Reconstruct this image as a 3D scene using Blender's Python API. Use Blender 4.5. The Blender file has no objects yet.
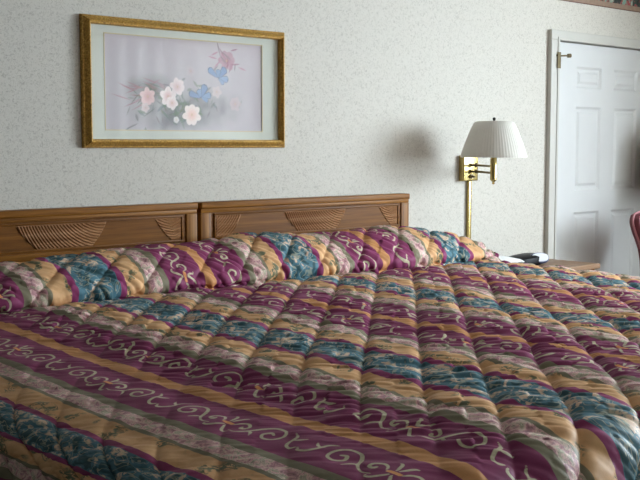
import bpy, bmesh, math
import numpy as np
from mathutils import Vector, Matrix
rng = np.random.default_rng(7)
SC = bpy.context.scene
COL = SC.collection
PI = math.pi

# ------------------------------------------------------------------ view
SC.view_settings.view_transform = 'Standard'
SC.view_settings.look = 'None'
SC.view_settings.gamma = 1
SC.view_settings.use_curve_mapping = False
SC.view_settings.exposure = 0.02

# ------------------------------------------------------------------ helpers
def srgb(r, g, b):
    def f(c):
        c /= 255.0
        return c / 12.92 if c <= 0.04045 else ((c + 0.055) / 1.055) ** 2.4
    return (f(r), f(g), f(b), 1.0)

class NT:
    """small node-tree builder"""
    def __init__(self, name):
        self.m = bpy.data.materials.new(name)
        self.m.use_nodes = True
        self.t = self.m.node_tree
        self.n = self.t.nodes
        self.b = self.n['Principled BSDF']
        self.out = self.n['Material Output']
    def new(self, typ, **kw):
        nd = self.n.new(typ)
        for k, v in kw.items():
            setattr(nd, k, v)
        return nd
    def link(self, a, b):
        self.t.links.new(a, b)
    def val(self, sock, v):
        if hasattr(v, 'links'):
            self.link(v, sock)
        else:
            sock.default_value = v
    def math(self, op, a, b=None, c=None, clamp=False):
        nd = self.new('ShaderNodeMath', operation=op, use_clamp=clamp)
        for i, v in enumerate((a, b, c)):
            if v is not None:
                self.val(nd.inputs[i], v)
        return nd.outputs[0]
    def mix(self, fac, a, b):
        nd = self.new('ShaderNodeMix', data_type='RGBA')
        self.val(nd.inputs[0], fac)
        self.val(nd.inputs[6], a)
        self.val(nd.inputs[7], b)
        return nd.outputs[2]
    def noise(self, vec, scale, detail=2.0, rough=0.5, dist=0.0):
        nd = self.new('ShaderNodeTexNoise')
        if vec is not None:
            self.link(vec, nd.inputs['Vector'])
        nd.inputs['Scale'].default_value = scale
        nd.inputs['Detail'].default_value = detail
        nd.inputs['Roughness'].default_value = rough
        nd.inputs['Distortion'].default_value = dist
        return nd.outputs[0]
    def mapping(self, vec, scale=(1, 1, 1), loc=(0, 0, 0), rot=(0, 0, 0)):
        nd = self.new('ShaderNodeMapping')
        self.link(vec, nd.inputs[0])
        nd.inputs['Location'].default_value = loc
        nd.inputs['Rotation'].default_value = rot
        nd.inputs['Scale'].default_value = scale
        return nd.outputs[0]
    def obj(self):
        return self.new('ShaderNodeTexCoord').outputs['Object']
    def ramp(self, fac, stops, interp='LINEAR'):
        nd = self.new('ShaderNodeValToRGB')
        cr = nd.color_ramp
        cr.interpolation = interp
        while len(cr.elements) < len(stops):
            cr.elements.new(0.5)
        for e, (p, c) in zip(cr.elements, stops):
            e.position = p
            e.color = c
        self.link(fac, nd.inputs[0])
        return nd.outputs[0]
    def sstep(self, v, a, b):
        nd = self.new('ShaderNodeMapRange', interpolation_type='SMOOTHSTEP')
        self.val(nd.inputs[0], v)
        nd.inputs[1].default_value = a
        nd.inputs[2].default_value = b
        return nd.outputs[0]
    def bump(self, h, strength=0.3, dist=0.01):
        nd = self.new('ShaderNodeBump')
        nd.inputs['Strength'].default_value = strength
        nd.inputs['Distance'].default_value = dist
        self.link(h, nd.inputs['Height'])
        self.link(nd.outputs[0], self.b.inputs['Normal'])
    def base(self, c, rough=0.6, metal=0.0, spec=None):
        self.val(self.b.inputs['Base Color'], c)
        self.b.inputs['Roughness'].default_value = rough
        self.b.inputs['Metallic'].default_value = metal
        if spec is not None:
            self.b.inputs['Specular IOR Level'].default_value = spec
        return self

def link_mesh(name, me, mat, parent=None):
    o = bpy.data.objects.new(name, me)
    COL.objects.link(o)
    if mat is not None:
        me.materials.append(mat)
    if parent is not None:
        o.parent = parent
    return o

def part(name, bm, mat, parent=None, smooth=False, local=False):
    """link a bmesh as one object; coordinates are world ones unless local"""
    if parent is not None and not local:
        off = parent.matrix_basis.translation.copy()
        p = parent.parent
        while p is not None:
            off += p.matrix_basis.translation
            p = p.parent
        bmesh.ops.translate(bm, verts=bm.verts, vec=-off)
    bmesh.ops.recalc_face_normals(bm, faces=bm.faces)
    me = bpy.data.meshes.new(name)
    bm.to_mesh(me)
    bm.free()
    if smooth:
        me.shade_smooth()
        try:
            me.set_sharp_from_angle(angle=math.radians(40))
        except Exception:
            pass
    return link_mesh(name, me, mat, parent)

def thing(name, label, cat, loc=(0, 0, 0), group=None):
    o = bpy.data.objects.new(name, None)
    o.empty_display_size = 0.1
    COL.objects.link(o)
    o.location = loc
    return tag(o, label, cat, group)

def tag(o, label, cat, group=None):
    o['label'] = label
    o['category'] = cat
    if group:
        o['group'] = group
    return o

def struct(name, bm, mat, parent=None, smooth=False):
    o = part(name, bm, mat, parent, smooth)
    o['kind'] = 'structure'
    return o

def add_box(bm, lo, hi, bev=0.0, seg=2):
    r = bmesh.ops.create_cube(bm, size=1.0)
    vs = r['verts']
    for v in vs:
        v.co = Vector((lo[i] + (v.co[i] + 0.5) * (hi[i] - lo[i]) for i in range(3)))
    if bev > 0:
        es = list({e for v in vs for e in v.link_edges})
        bmesh.ops.bevel(bm, geom=es, offset=bev, segments=seg, affect='EDGES', profile=0.6)
    return vs

def box(lo, hi, bev=0.0, seg=2):
    bm = bmesh.new()
    add_box(bm, lo, hi, bev, seg)
    return bm

def add_tube(bm, pts, rad, n=16, caps=True):
    """swept circle along a polyline; rad is a number or a list"""
    pts = [Vector(p) for p in pts]
    rs = rad if isinstance(rad, (list, tuple)) else [rad] * len(pts)
    rings = []
    prev = None
    for i, p in enumerate(pts):
        d = (pts[min(i + 1, len(pts) - 1)] - pts[max(i - 1, 0)]).normalized()
        if prev is None:
            a = Vector((0, 0, 1)) if abs(d.z) < 0.9 else Vector((1, 0, 0))
            x = d.cross(a).normalized()
        else:
            x = (prev - d * prev.dot(d)).normalized()
        prev = x
        y = d.cross(x)
        rings.append([bm.verts.new(p + (x * math.cos(2 * PI * k / n) + y * math.sin(2 * PI * k / n)) * rs[i]) for k in range(n)])
    for a, b in zip(rings, rings[1:]):
        for k in range(n):
            bm.faces.new((a[k], a[(k + 1) % n], b[(k + 1) % n], b[k]))
    if caps:
        bm.faces.new(rings[0][::-1])
        bm.faces.new(rings[-1])

def add_lathe(bm, prof, c, n=32, pleat=0, amp=0.0, closed=False):
    """profile of (radius, z) turned about a vertical axis at c"""
    rings = []
    for r, z in prof:
        ring = []
        for k in range(n):
            a = 2 * PI * k / n
            rr = r + (amp * math.cos(pleat * a) * (r / 0.15) if pleat else 0)
            ring.append(bm.verts.new((c[0] + rr * math.cos(a), c[1] + rr * math.sin(a), c[2] + z)))
        rings.append(ring)
    pairs = list(zip(rings, rings[1:]))
    if closed:
        pairs.append((rings[-1], rings[0]))
    for a, b in pairs:
        for k in range(n):
            bm.faces.new((a[k], a[(k + 1) % n], b[(k + 1) % n], b[k]))
    if not closed:
        if prof[0][0] > 1e-4:
            bm.faces.new(rings[0][::-1])
        if prof[-1][0] > 1e-4:
            bm.faces.new(rings[-1])

def grid_mesh(name, P, mask=None):
    """numpy (n, m, 3) points to a quad mesh with smooth shading"""
    n, m = P.shape[:2]
    idx = np.arange(n * m).reshape(n, m)
    q = np.stack([idx[:-1, :-1], idx[1:, :-1], idx[1:, 1:], idx[:-1, 1:]], -1).reshape(-1, 4)
    if mask is not None:
        q = q[mask.reshape(-1)]
    me = bpy.data.meshes.new(name)
    me.vertices.add(n * m)
    me.vertices.foreach_set('co', P.astype(np.float32).ravel())
    me.loops.add(q.size)
    me.loops.foreach_set('vertex_index', q.astype(np.int32).ravel())
    me.polygons.add(len(q))
    me.polygons.foreach_set('loop_start', np.arange(0, q.size, 4, dtype=np.int32))
    me.update(calc_edges=True)
    me.validate()
    me.shade_smooth()
    return me

def vnoise(x, y, seed=0):
    """smooth value noise on numpy arrays"""
    r = np.random.default_rng(seed)
    T = r.random((256, 256))
    xi, yi = np.floor(x).astype(int), np.floor(y).astype(int)
    fx, fy = x - xi, y - yi
    fx, fy = fx * fx * (3 - 2 * fx), fy * fy * (3 - 2 * fy)
    g = lambda a, b: T[a % 256, b % 256]
    return ((g(xi, yi) * (1 - fx) + g(xi + 1, yi) * fx) * (1 - fy)
            + (g(xi, yi + 1) * (1 - fx) + g(xi + 1, yi + 1) * fx) * fy) * 2 - 1

# ------------------------------------------------------------------ materials
def m_wallpaper():
    k = NT('wallpaper')
    v = k.obj()
    a = k.noise(k.mapping(v, (1, 1, 1)), 92, 3, 0.65, 1.6)
    b = k.noise(k.mapping(v, (1, 1, 1), (3, 1, 2)), 160, 2, 0.5, 0.8)
    sp = k.sstep(a, 0.50, 0.66)
    c = k.mix(k.math('MULTIPLY', sp, 0.52), srgb(203, 200, 191), srgb(146, 142, 132))
    sp2 = k.sstep(b, 0.58, 0.72)
    c = k.mix(k.math('MULTIPLY', sp2, 0.25), c, srgb(156, 152, 140))
    k.base(c, 0.62, spec=0.35)
    k.bump(a, 0.25, 0.004)
    return k.m

def m_plain(name, c, rough=0.6, metal=0.0, nscale=25, namt=0.06, spec=None, bump=0.0):
    k = NT(name)
    v = k.obj()
    n = k.noise(v, nscale, 3, 0.6)
    d = tuple(x * (1 - 3 * namt) for x in c[:3]) + (1,)
    k.base(k.mix(n, d, tuple(min(1, x * (1 + 3 * namt)) for x in c[:3]) + (1,)), rough, metal, spec)
    if bump:
        k.bump(n, bump, 0.004)
    return k.m

def m_wood(name, lo, mid, hi, rough=0.42, axis='x'):
    k = NT(name)
    v = k.obj()
    sc = {'x': (1.2, 30, 30), 'z': (30, 30, 1.2)}[axis]
    a = k.noise(k.mapping(v, sc), 1.6, 5, 0.62, 0.7)
    fine = k.noise(k.mapping(v, tuple(s * 4 for s in sc)), 2.2, 2, 0.6)
    c = k.ramp(a, [(0.28, lo), (0.5, mid), (0.74, hi)])
    c = k.mix(k.math('MULTIPLY', k.sstep(fine, 0.52, 0.75), 0.42), c, lo)
    k.base(c, rough, spec=0.15)
    k.bump(fine, 0.12, 0.002)
    return k.m

def m_gilt():
    k = NT('gilt_wood')
    v = k.obj()
    a = k.noise(v, 150, 3, 0.7, 0.6)
    b = k.noise(v, 40, 2, 0.5)
    c = k.ramp(a, [(0.3, srgb(120, 84, 28)), (0.52, srgb(186, 142, 58)), (0.75, srgb(226, 190, 110))])
    c = k.mix(k.math('MULTIPLY', k.sstep(b, 0.55, 0.75), 0.4), c, srgb(120, 86, 34))
    k.base(c, 0.42, 0.3)
    k.bump(a, 0.5, 0.002)
    return k.m

def m_glass(name):
    k = NT(name)
    k.n.remove(k.b)
    tr = k.new('ShaderNodeBsdfTransparent')
    gl = k.new('ShaderNodeBsdfGlossy')
    gl.inputs['Roughness'].default_value = 0.01
    fr = k.new('ShaderNodeFresnel')
    bk = k.new('ShaderNodeNewGeometry').outputs['Backfacing']
    k.link(k.math('MULTIPLY_ADD', bk, 1 / 1.4 - 1.4, 1.4), fr.inputs[0])   # the same reflectance from both sides
    mx = k.new('ShaderNodeMixShader')
    k.link(fr.outputs[0], mx.inputs[0])
    k.link(tr.outputs[0], mx.inputs[1])
    k.link(gl.outputs[0], mx.inputs[2])
    k.link(mx.outputs[0], k.out.inputs[0])
    return k.m

def m_fabric():
    """striped cotton print: stripes from the fabric coordinates, scrolls from the drawn line distance"""
    k = NT('striped_quilt_cotton')
    uv = k.new('ShaderNodeUVMap', uv_map='fabric').outputs[0]
    sd = k.new('ShaderNodeAttribute', attribute_name='scroll').outputs['Fac']
    gb = k.new('ShaderNodeAttribute', attribute_name='bar').outputs['Fac']
    sep = k.new('ShaderNodeSeparateXYZ')
    k.link(uv, sep.inputs[0])
    wob = k.noise(k.mapping(uv, (14, 5, 1)), 1.0, 2, 0.5)
    s = k.math('ADD', sep.outputs[0], k.math('MULTIPLY', k.math('SUBTRACT', wob, 0.5), 0.010))
    P, G = 0.87, 1.285
    u = k.math('PINGPONG', k.math('SUBTRACT', s, G - 8 * P), P / 2)
    un = k.math('DIVIDE', u, P / 2)
    maroon = srgb(112, 32, 76)
    gold = srgb(186, 141, 90)
    olive = srgb(112, 106, 84)
    pink = srgb(178, 142, 138)
    teal = srgb(60, 102, 116)
    h = P / 2
    st = [(0.0, srgb(172, 116, 56)), (0.021 / h, maroon), (0.171 / h, olive), (0.203 / h, pink),
          (0.248 / h, olive), (0.262 / h, gold), (0.336 / h, srgb(120, 30, 82)), (0.359 / h, teal)]
    col = k.ramp(un, st, 'CONSTANT')
    def band(a, b):
        return k.math('MULTIPLY', k.math('GREATER_THAN', u, a), k.math('LESS_THAN', u, b))
    # pink floral stripe
    f1 = k.noise(uv, 42, 3, 0.6, 0.8)
    f2 = k.noise(k.mapping(uv, (1, 1, 1), (5, 2, 0)), 60, 3, 0.6, 1.2)
    m = band(0.199, 0.250)
    fl = k.ramp(f1, [(0.30, srgb(126, 92, 96)), (0.42, srgb(170, 118, 124)), (0.52, srgb(198, 168, 158)), (0.62, srgb(150, 146, 120)), (0.75, srgb(214, 202, 186))])
    col = k.mix(m, col, fl)
    lines = k.sstep(k.math('ABSOLUTE', k.math('SUBTRACT', f2, 0.5)), 0.03, 0.0)
    col = k.mix(k.math('MULTIPLY', k.math('MULTIPLY', m, lines), 0.55), col, srgb(92, 66, 70))
    # gold floral stripe: sparse grey-green sprigs and ochre shading of the print
    m = band(0.262, 0.336)
    g1 = k.noise(k.mapping(uv, (1, 1, 1), (1, 7, 0)), 15, 1, 0.4)
    sprig = k.math('MULTIPLY', k.sstep(g1, 0.54, 0.60), k.sstep(f2, 0.44, 0.52))
    col = k.mix(k.math('MULTIPLY', k.math('MULTIPLY', m, sprig), 0.95), col, srgb(82, 92, 70))
    g3 = k.noise(k.mapping(uv, (1, 1, 1), (9, 3, 0)), 24, 2, 0.5, 0.6)
    col = k.mix(k.math('MULTIPLY', k.math('MULTIPLY', m, k.sstep(g3, 0.52, 0.7)), 0.5), col, srgb(166, 112, 60))
    # teal stripe: tan blossoms, cream curls, dark stems
    m = k.math('GREATER_THAN', u, 0.363)
    t1 = k.noise(k.mapping(uv, (1, 1, 1), (2, 4, 0)), 19, 2, 0.5, 1.0)
    t2 = k.noise(k.mapping(uv, (1, 1, 1), (8, 4, 0)), 13, 1, 0.5, 2.6)
    dk = k.sstep(t1, 0.48, 0.40)
    col = k.mix(k.math('MULTIPLY', k.math('MULTIPLY', m, dk), 0.8), col, srgb(38, 66, 70))
    bl = k.math('MULTIPLY', k.sstep(t1, 0.545, 0.60), k.sstep(f2, 0.38, 0.5))
    col = k.mix(k.math('MULTIPLY', k.math('MULTIPLY', m, bl), 0.9), col, srgb(196, 164, 134))
    curl = k.sstep(k.math('ABSOLUTE', k.math('SUBTRACT', t2, 0.5)), 0.035, 0.015)
    col = k.mix(k.math('MULTIPLY', k.math('MULTIPLY', m, curl), 0.5), col, srgb(168, 164, 138))
    # scrolls on the maroon stripe
    ln = k.sstep(sd, 0.0010, -0.0008)
    cr = k.mix(k.noise(uv, 90, 2, 0.5), srgb(138, 134, 100), srgb(198, 192, 160))
    col = k.mix(k.math('MULTIPLY', ln, 0.92), col, cr)
    col = k.mix(k.sstep(gb, 0.0012, -0.0006), col, srgb(196, 128, 60))
    # yarn variation
    y = k.noise(k.mapping(uv, (900, 120, 1)), 1.0, 2, 0.5)
    hs = k.new('ShaderNodeHueSaturation')
    hs.inputs['Saturation'].default_value = 0.88
    k.link(col, hs.inputs['Color'])
    k.link(k.math('MULTIPLY_ADD', y, 0.5, 1.28), hs.inputs['Value'])
    k.base(hs.outputs[0], 0.5, spec=0.1)
    k.b.inputs['Sheen Weight'].default_value = 0.0
    k.b.inputs['Sheen Roughness'].default_value = 0.4
    k.bump(y, 0.08, 0.001)
    return k.m

def m_border():
    k = NT('floral_wall_border')
    v = k.obj()
    sep = k.new('ShaderNodeSeparateXYZ')
    k.link(v, sep.inputs[0])
    z = sep.outputs[2]
    n = k.noise(v, 16, 3, 0.6, 0.8)
    n2 = k.noise(k.mapping(v, (1, 1, 1), (4, 4, 4)), 30, 2, 0.6, 0.5)
    fl = k.ramp(n, [(0.30, srgb(26, 34, 30)), (0.44, srgb(44, 66, 58)), (0.50, srgb(150, 66, 66)), (0.56, srgb(110, 150, 134)), (0.64, srgb(196, 178, 160))], 'CONSTANT')
    low = k.mix(n2, srgb(124, 100, 84), srgb(160, 136, 116))
    k.base(k.mix(k.math('GREATER_THAN', z, 2.122), low, fl), 0.6)
    ed = k.math('LESS_THAN', z, 2.096)
    k.val(k.b.inputs['Base Color'], k.mix(ed, k.mix(k.math('GREATER_THAN', z, 2.122), low, fl), srgb(96, 62, 54)))
    return k.m

def m_brass(name='polished_brass', c=(196, 176, 118), rough=0.25):
    k = NT(name)
    n = k.noise(k.obj(), 60, 2, 0.5)
    k.base(k.mix(n, srgb(c[0] - 20, c[1] - 22, c[2] - 22), srgb(*c)), rough, 1.0)
    return k.m

def m_shade():
    k = NT('pleated_shade_fabric')
    n = k.noise(k.mapping(k.obj(), (200, 200, 20)), 1, 2, 0.5)
    c = k.mix(n, srgb(236, 235, 228), srgb(246, 245, 240))
    k.base(c, 0.8, spec=0.2)
    tl = k.new('ShaderNodeBsdfTranslucent')
    k.link(c, tl.inputs[0])
    mx = k.new('ShaderNodeMixShader')
    mx.inputs[0].default_value = 0.35
    k.link(k.b.outputs[0], mx.inputs[1])
    k.link(tl.outputs[0], mx.inputs[2])
    k.link(mx.outputs[0], k.out.inputs[0])
    return k.m

def m_vcol(name, attr, rough=0.7):
    k = NT(name)
    k.base(k.new('ShaderNodeVertexColor', layer_name=attr).outputs[0], rough, spec=0.2)
    return k.m

M = {}
M['wall'] = m_wallpaper()
M['ceil'] = m_plain('ceiling_plaster', srgb(205, 202, 194), 0.9, nscale=60, namt=0.02, bump=0.3)
M['carpet'] = m_plain('brown_carpet', srgb(84, 68, 58), 0.95, nscale=220, namt=0.12, bump=0.6)
M['paint'] = m_plain('white_door_paint', srgb(207, 209, 209), 0.4, nscale=9, namt=0.012)
M['trim'] = m_plain('cream_trim_paint', srgb(192, 191, 184), 0.45, nscale=12, namt=0.015)
M['border'] = m_border()
M['oak'] = m_wood('honey_oak', srgb(88, 52, 12), srgb(132, 84, 24), srgb(158, 108, 40))
M['oak_panel'] = m_wood('brown_oak_panel', srgb(80, 46, 10), srgb(114, 70, 18), srgb(136, 88, 28))
M['oak_up'] = m_wood('honey_oak_upright', srgb(88, 52, 12), srgb(132, 84, 24), srgb(158, 108, 40), axis='z')
M['carve'] = m_wood('carved_inlay_wood', srgb(112, 72, 40), srgb(146, 102, 64), srgb(176, 134, 98), rough=0.5)
M['nswood'] = m_wood('tan_nightstand_wood', srgb(112, 84, 62), srgb(138, 110, 86), srgb(156, 130, 106))
M['gilt'] = m_gilt()
M['glass'] = m_glass('picture_glass')
M['pane'] = m_glass('window_glass')
M['mat'] = m_plain('pale_mat_board', srgb(200, 204, 194), 0.85, nscale=200, namt=0.01)
M['fillet'] = m_plain('gold_fillet_line', srgb(196, 182, 140), 0.5, nscale=80, namt=0.03)
M['fabric'] = m_fabric()
M['hem'] = m_plain('dark_hem_binding', srgb(70, 40, 48), 0.7, nscale=80)
M['sheet'] = m_plain('white_cotton_sheet', srgb(232, 234, 234), 0.85, nscale=60, namt=0.015, bump=0.1)
M['ticking'] = m_plain('dark_box_spring_cloth', srgb(52, 44, 40), 0.9, nscale=100, namt=0.1)
M['brass'] = m_brass()
M['dbrass'] = m_brass('aged_brass', (128, 118, 94), 0.34)
M['shade'] = m_shade()
M['black'] = m_plain('black_plastic', srgb(14, 16, 20), 0.45, nscale=60, spec=0.12)
M['face'] = m_plain('glossy_pale_face', srgb(214, 220, 226), 0.12, nscale=30, namt=0.01)
M['blue'] = m_plain('dull_blue_rim', srgb(60, 72, 110), 0.3, nscale=40)
M['vinyl'] = m_plain('maroon_vinyl', srgb(112, 50, 62), 0.5, nscale=90, namt=0.04, bump=0.1)
M['pipe'] = m_plain('rose_piping', srgb(168, 110, 116), 0.5, nscale=90)
M['chairwood'] = m_wood('dark_chair_wood', srgb(50, 28, 16), srgb(80, 46, 28), srgb(104, 64, 40), axis='z')
M['curtain'] = m_plain('heavy_curtain_cloth', srgb(120, 70, 76), 0.9, nscale=60)
M['iron'] = m_plain('dark_metal', srgb(46, 44, 42), 0.35, 0.8, nscale=50)
M['lint'] = m_plain('pendant_shade_cloth', srgb(150, 128, 96), 0.85, nscale=40)

# ------------------------------------------------------------------ the room
X0, X1, Y0, Y1, H = -5.0, 6.0, -4.1, 0.0, 2.33
T = 0.12
struct('floor', box((X0 - T, Y0 - T, -0.1), (X1 + T, Y1 + T, 0)), M['carpet'])
struct('ceiling', box((X0 - T, Y0 - T, H), (X1 + T, Y1 + T, H + 0.1)), M['ceil'])
DX0, DX1, DZ = 4.752, 5.782, 1.874           # door leaf opening
bm = bmesh.new()
add_box(bm, (X0 - T, 0, 0), (DX0 - 0.006, T, H))
add_box(bm, (DX1 + 0.006, 0, 0), (X1 + T, T, H))
add_box(bm, (DX0 - 0.006, 0, DZ + 0.006), (DX1 + 0.006, T, H))
add_box(bm, (DX0 - 0.006, 0.075, 0), (DX1 + 0.006, T, DZ + 0.006))
struct('wall_back', bm, M['wall'])
struct('wall_left', box((X0 - T, Y0, 0), (X0, Y1, H)), M['wall'])
VY0, VY1 = -3.75, -1.75                       # side window opening in the right wall
bm = bmesh.new()
add_box(bm, (X1, Y0, 0), (X1 + T, VY0, H))
add_box(bm, (X1, VY1, 0), (X1 + T, Y1, H))
add_box(bm, (X1, VY0, 0), (X1 + T, VY1, 0.65))
add_box(bm, (X1, VY0, 2.22), (X1 + T, VY1, H))
struct('wall_right', bm, M['wall'])
bm = bmesh.new()
for (ya, yb, za, zb) in ((VY0, VY0 + 0.05, 0.65, 2.22), (VY1 - 0.05, VY1, 0.65, 2.22), (VY0 + 0.05, VY1 - 0.05, 0.65, 0.70), (VY0 + 0.05, VY1 - 0.05, 2.17, 2.22), (-2.86, -2.80, 0.70, 2.17)):
    add_box(bm, (X1 + 0.03, ya, za), (X1 + 0.09, yb, zb))
w2 = struct('window_2', bm, M['trim'])
struct('window_pane', box((X1 + 0.058, VY0 + 0.04, 0.69), (X1 + 0.064, VY1 - 0.04, 2.18)), M['pane'], w2)
WX0, WX1, WZ0, WZ1 = 4.15, 5.85, 0.65, 2.12    # window opening in the front wall
bm = bmesh.new()
add_box(bm, (X0 - T, Y0 - T, 0), (WX0, Y0, H))
add_box(bm, (WX1, Y0 - T, 0), (X1 + T, Y0, H))
add_box(bm, (WX0, Y0 - T, 0), (WX1, Y0, WZ0))
add_box(bm, (WX0, Y0 - T, WZ1), (WX1, Y0, H))
struct('wall_front', bm, M['wall'])
# wallpaper border under the ceiling, on the back wall
struct('trim_1', box((X0, -0.002, 2.091), (X1, 0.0, H)), M['border'])
for nm, lo, hi in (('baseboard_back', (X0, -0.014, 0), (DX0 - 0.085, 0, 0.09)), ('baseboard_left', (X0, Y0, 0), (X0 + 0.014, Y1 - 0.014, 0.09)),
                   ('baseboard_right', (X1 - 0.014, Y0, 0), (X1, Y1, 0.09))):
    struct(nm, box(lo, hi, 0.004), M['trim'])
# window: frame, mullion, pane
w = struct('window_1', (lambda b: [add_box(b, (WX0, Y0 - 0.09, WZ0), (WX0 + 0.05, Y0 - 0.03, WZ1)),
                                   add_box(b, (WX1 - 0.05, Y0 - 0.09, WZ0), (WX1, Y0 - 0.03, WZ1)),
                                   add_box(b, (WX0 + 0.05, Y0 - 0.09, WZ1 - 0.05), (WX1 - 0.05, Y0 - 0.03, WZ1)),
                                   add_box(b, (WX0 + 0.05, Y0 - 0.09, WZ0), (WX1 - 0.05, Y0 - 0.03, WZ0 + 0.05)),
                                   add_box(b, (4.97, Y0 - 0.09, WZ0 + 0.05), (5.03, Y0 - 0.03, WZ1 - 0.05)), b][-1])(bmesh.new()), M['trim'])
struct('window_pane', box((WX0 + 0.04, Y0 - 0.064, WZ0 + 0.04), (WX1 - 0.04, Y0 - 0.058, WZ1 - 0.04)), M['pane'], w)

# sheer curtain drawn over the left half of the window
def sheer():
    k = NT('sheer_curtain_cloth')
    n = k.noise(k.mapping(k.obj(), (300, 300, 300)), 1, 2, 0.5)
    c = k.mix(n, srgb(216, 214, 206), srgb(232, 230, 224))
    k.base(c, 0.9, spec=0.1)
    tl = k.new('ShaderNodeBsdfTranslucent')
    k.link(c, tl.inputs[0])
    mx = k.new('ShaderNodeMixShader')
    mx.inputs[0].default_value = 0.16
    k.link(k.b.outputs[0], mx.inputs[1])
    k.link(tl.outputs[0], mx.inputs[2])
    k.link(mx.outputs[0], k.out.inputs[0])
    return k.m
n = 360
xs_ = np.linspace(4.02, 5.92, n)
ys_ = Y0 + 0.075 + 0.011 * np.sin(xs_ * 2 * PI / 0.21 + 1.4 * np.sin(xs_ * 4))
zs_ = np.linspace(0.06, 2.16, 8)
cp = np.stack([np.repeat(xs_[:, None], 8, 1), np.repeat(ys_[:, None], 8, 1), np.repeat(zs_[None], n, 0)], -1)
cur = thing('curtain', 'pale sheer curtain drawn over the window behind the camera', 'curtain', (4.97, Y0 + 0.075, 2.16))
link_mesh('curtain_cloth', grid_mesh('curtain_cloth', cp - np.array(cur.location)), sheer(), cur)
rb = bmesh.new()
add_tube(rb, [(3.9, Y0 + 0.075, 2.19), (5.98, Y0 + 0.075, 2.19)], 0.012, 12)
for x_ in (3.95, 5.95):
    add_box(rb, (x_ - 0.01, Y0 + 0.001, 2.18), (x_ + 0.01, Y0 + 0.08, 2.20))
part('curtain_rod', rb, M['dbrass'], cur, True)

# door casing
bm = bmesh.new()
CX0, CX1, CZ = 4.678, DX1 + 0.074, 1.931
for (a0, a1, z0, z1) in ((CX0, DX0 - 0.006, 0, DZ + 0.006), (DX1 + 0.006, CX1, 0, DZ + 0.006), (CX0, CX1, DZ + 0.006, CZ)):
    add_box(bm, (a0, -0.026, z0), (a1, 0.0, z1), 0.004)
    # inner stepped bead
for (a0, a1, z0, z1) in ((DX0 - 0.022, DX0 - 0.006, 0, DZ + 0.006), (DX1 + 0.006, DX1 + 0.022, 0, DZ + 0.006), (DX0 - 0.022, DX1 + 0.022, DZ + 0.006, DZ + 0.022)):
    add_box(bm, (a0, -0.031, z0), (a1, -0.02, z1), 0.003)
struct('trim_2', bm, M['trim'])
# six-panel door leaf
bm = bmesh.new()
FY = 0.004                                    # face of stiles and rails
add_box(bm, (DX0, FY + 0.010, 0.008), (DX1, 0.055, DZ))
SW, PW, MW = 0.196, 0.24, 0.137
px = [(DX0 + SW, DX0 + SW + PW + 0.002), (DX0 + SW + PW + MW - 0.01, DX0 + SW + 2 * PW + MW - 0.008)]
pz = [(0.20, 0.955), (1.075, 1.535), (1.635, 1.752)]
xs = [DX0, px[0][0], px[0][1], px[1][0], px[1][1], DX1]
zs = [0.008, pz[0][0], pz[0][1], pz[1][0], pz[1][1], pz[2][0], pz[2][1], DZ]
for i in (0, 2, 4):
    add_box(bm, (xs[i], FY, 0.008), (xs[i + 1], FY + 0.012, DZ))
for j in (0, 2, 4, 6):
    for i in (1, 3):
        add_box(bm, (xs[i], FY, zs[j]), (xs[i + 1], FY + 0.012, zs[j + 1]))
def frustum(bm, a, b, y0, y1, ins):
    lo = [bm.verts.new(c) for c in ((a[0], y0, a[1]), (b[0], y0, a[1]), (b[0], y0, b[1]), (a[0], y0, b[1]))]
    hi = [bm.verts.new(c) for c in ((a[0] + ins, y1, a[1] + ins), (b[0] - ins, y1, a[1] + ins), (b[0] - ins, y1, b[1] - ins), (a[0] + ins, y1, b[1] - ins))]
    bm.faces.new(hi)
    for k in range(4):
        bm.faces.new((lo[k], lo[(k + 1) % 4], hi[(k + 1) % 4], hi[k]))
    bm.faces.new(lo[::-1])
for (a0, a1) in px:
    for (z0, z1) in pz:
        # sloped moulding round the recess, then the raised field
        for (p, q) in (((a0, z0), (a1, z0)), ((a1, z0), (a1, z1)), ((a1, z1), (a0, z1)), ((a0, z1), (a0, z0))):
            cx, cz = (a0 + a1) / 2, (z0 + z1) / 2
            ins = 0.014
            f = lambda c: (c[0] + (ins if c[0] < cx else -ins), c[1] + (ins if c[1] < cz else -ins))
            pi_, qi = f(p), f(q)
            vs = [bm.verts.new(c) for c in ((p[0], FY + 0.0005, p[1]), (q[0], FY + 0.0005, q[1]), (qi[0], FY + 0.0105, qi[1]), (pi_[0], FY + 0.0105, pi_[1]))]
            bm.faces.new(vs)
        frustum(bm, (a0 + 0.022, z0 + 0.022), (a1 - 0.022, z1 - 0.022), FY + 0.011, FY + 0.002, 0.016)
door = struct('door_1', bm, M['paint'])
bm = bmesh.new()
hz = 1.775
add_tube(bm, [(DX0 - 0.003, -0.012, hz - 0.055), (DX0 - 0.003, -0.012, hz + 0.045)], 0.008, 12)
add_tube(bm, [(DX0 - 0.003, -0.012, hz + 0.045), (DX0 - 0.003, -0.012, hz + 0.058)], [0.009, 0.004], 12)
add_box(bm, (DX0 - 0.03, -0.0335, hz - 0.045), (DX0 - 0.002, -0.031, hz + 0.04))
add_box(bm, (DX0 - 0.002, -0.004, hz - 0.045), (DX0 + 0.028, 0.0035, hz + 0.04))
hg = part('hinge', bm, M['dbrass'], door, True)
bm = bmesh.new()
add_tube(bm, [(DX0 - 0.003, -0.014, hz + 0.022), (DX0 + 0.05, -0.042, hz + 0.024)], 0.0045, 10)
add_tube(bm, [(DX0 + 0.048, -0.041, hz + 0.024), (DX0 + 0.064, -0.048, hz + 0.0245)], 0.011, 12)
add_tube(bm, [(DX0 - 0.003, -0.014, hz + 0.022), (DX0 - 0.036, -0.034, hz + 0.022)], 0.0045, 10)
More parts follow.
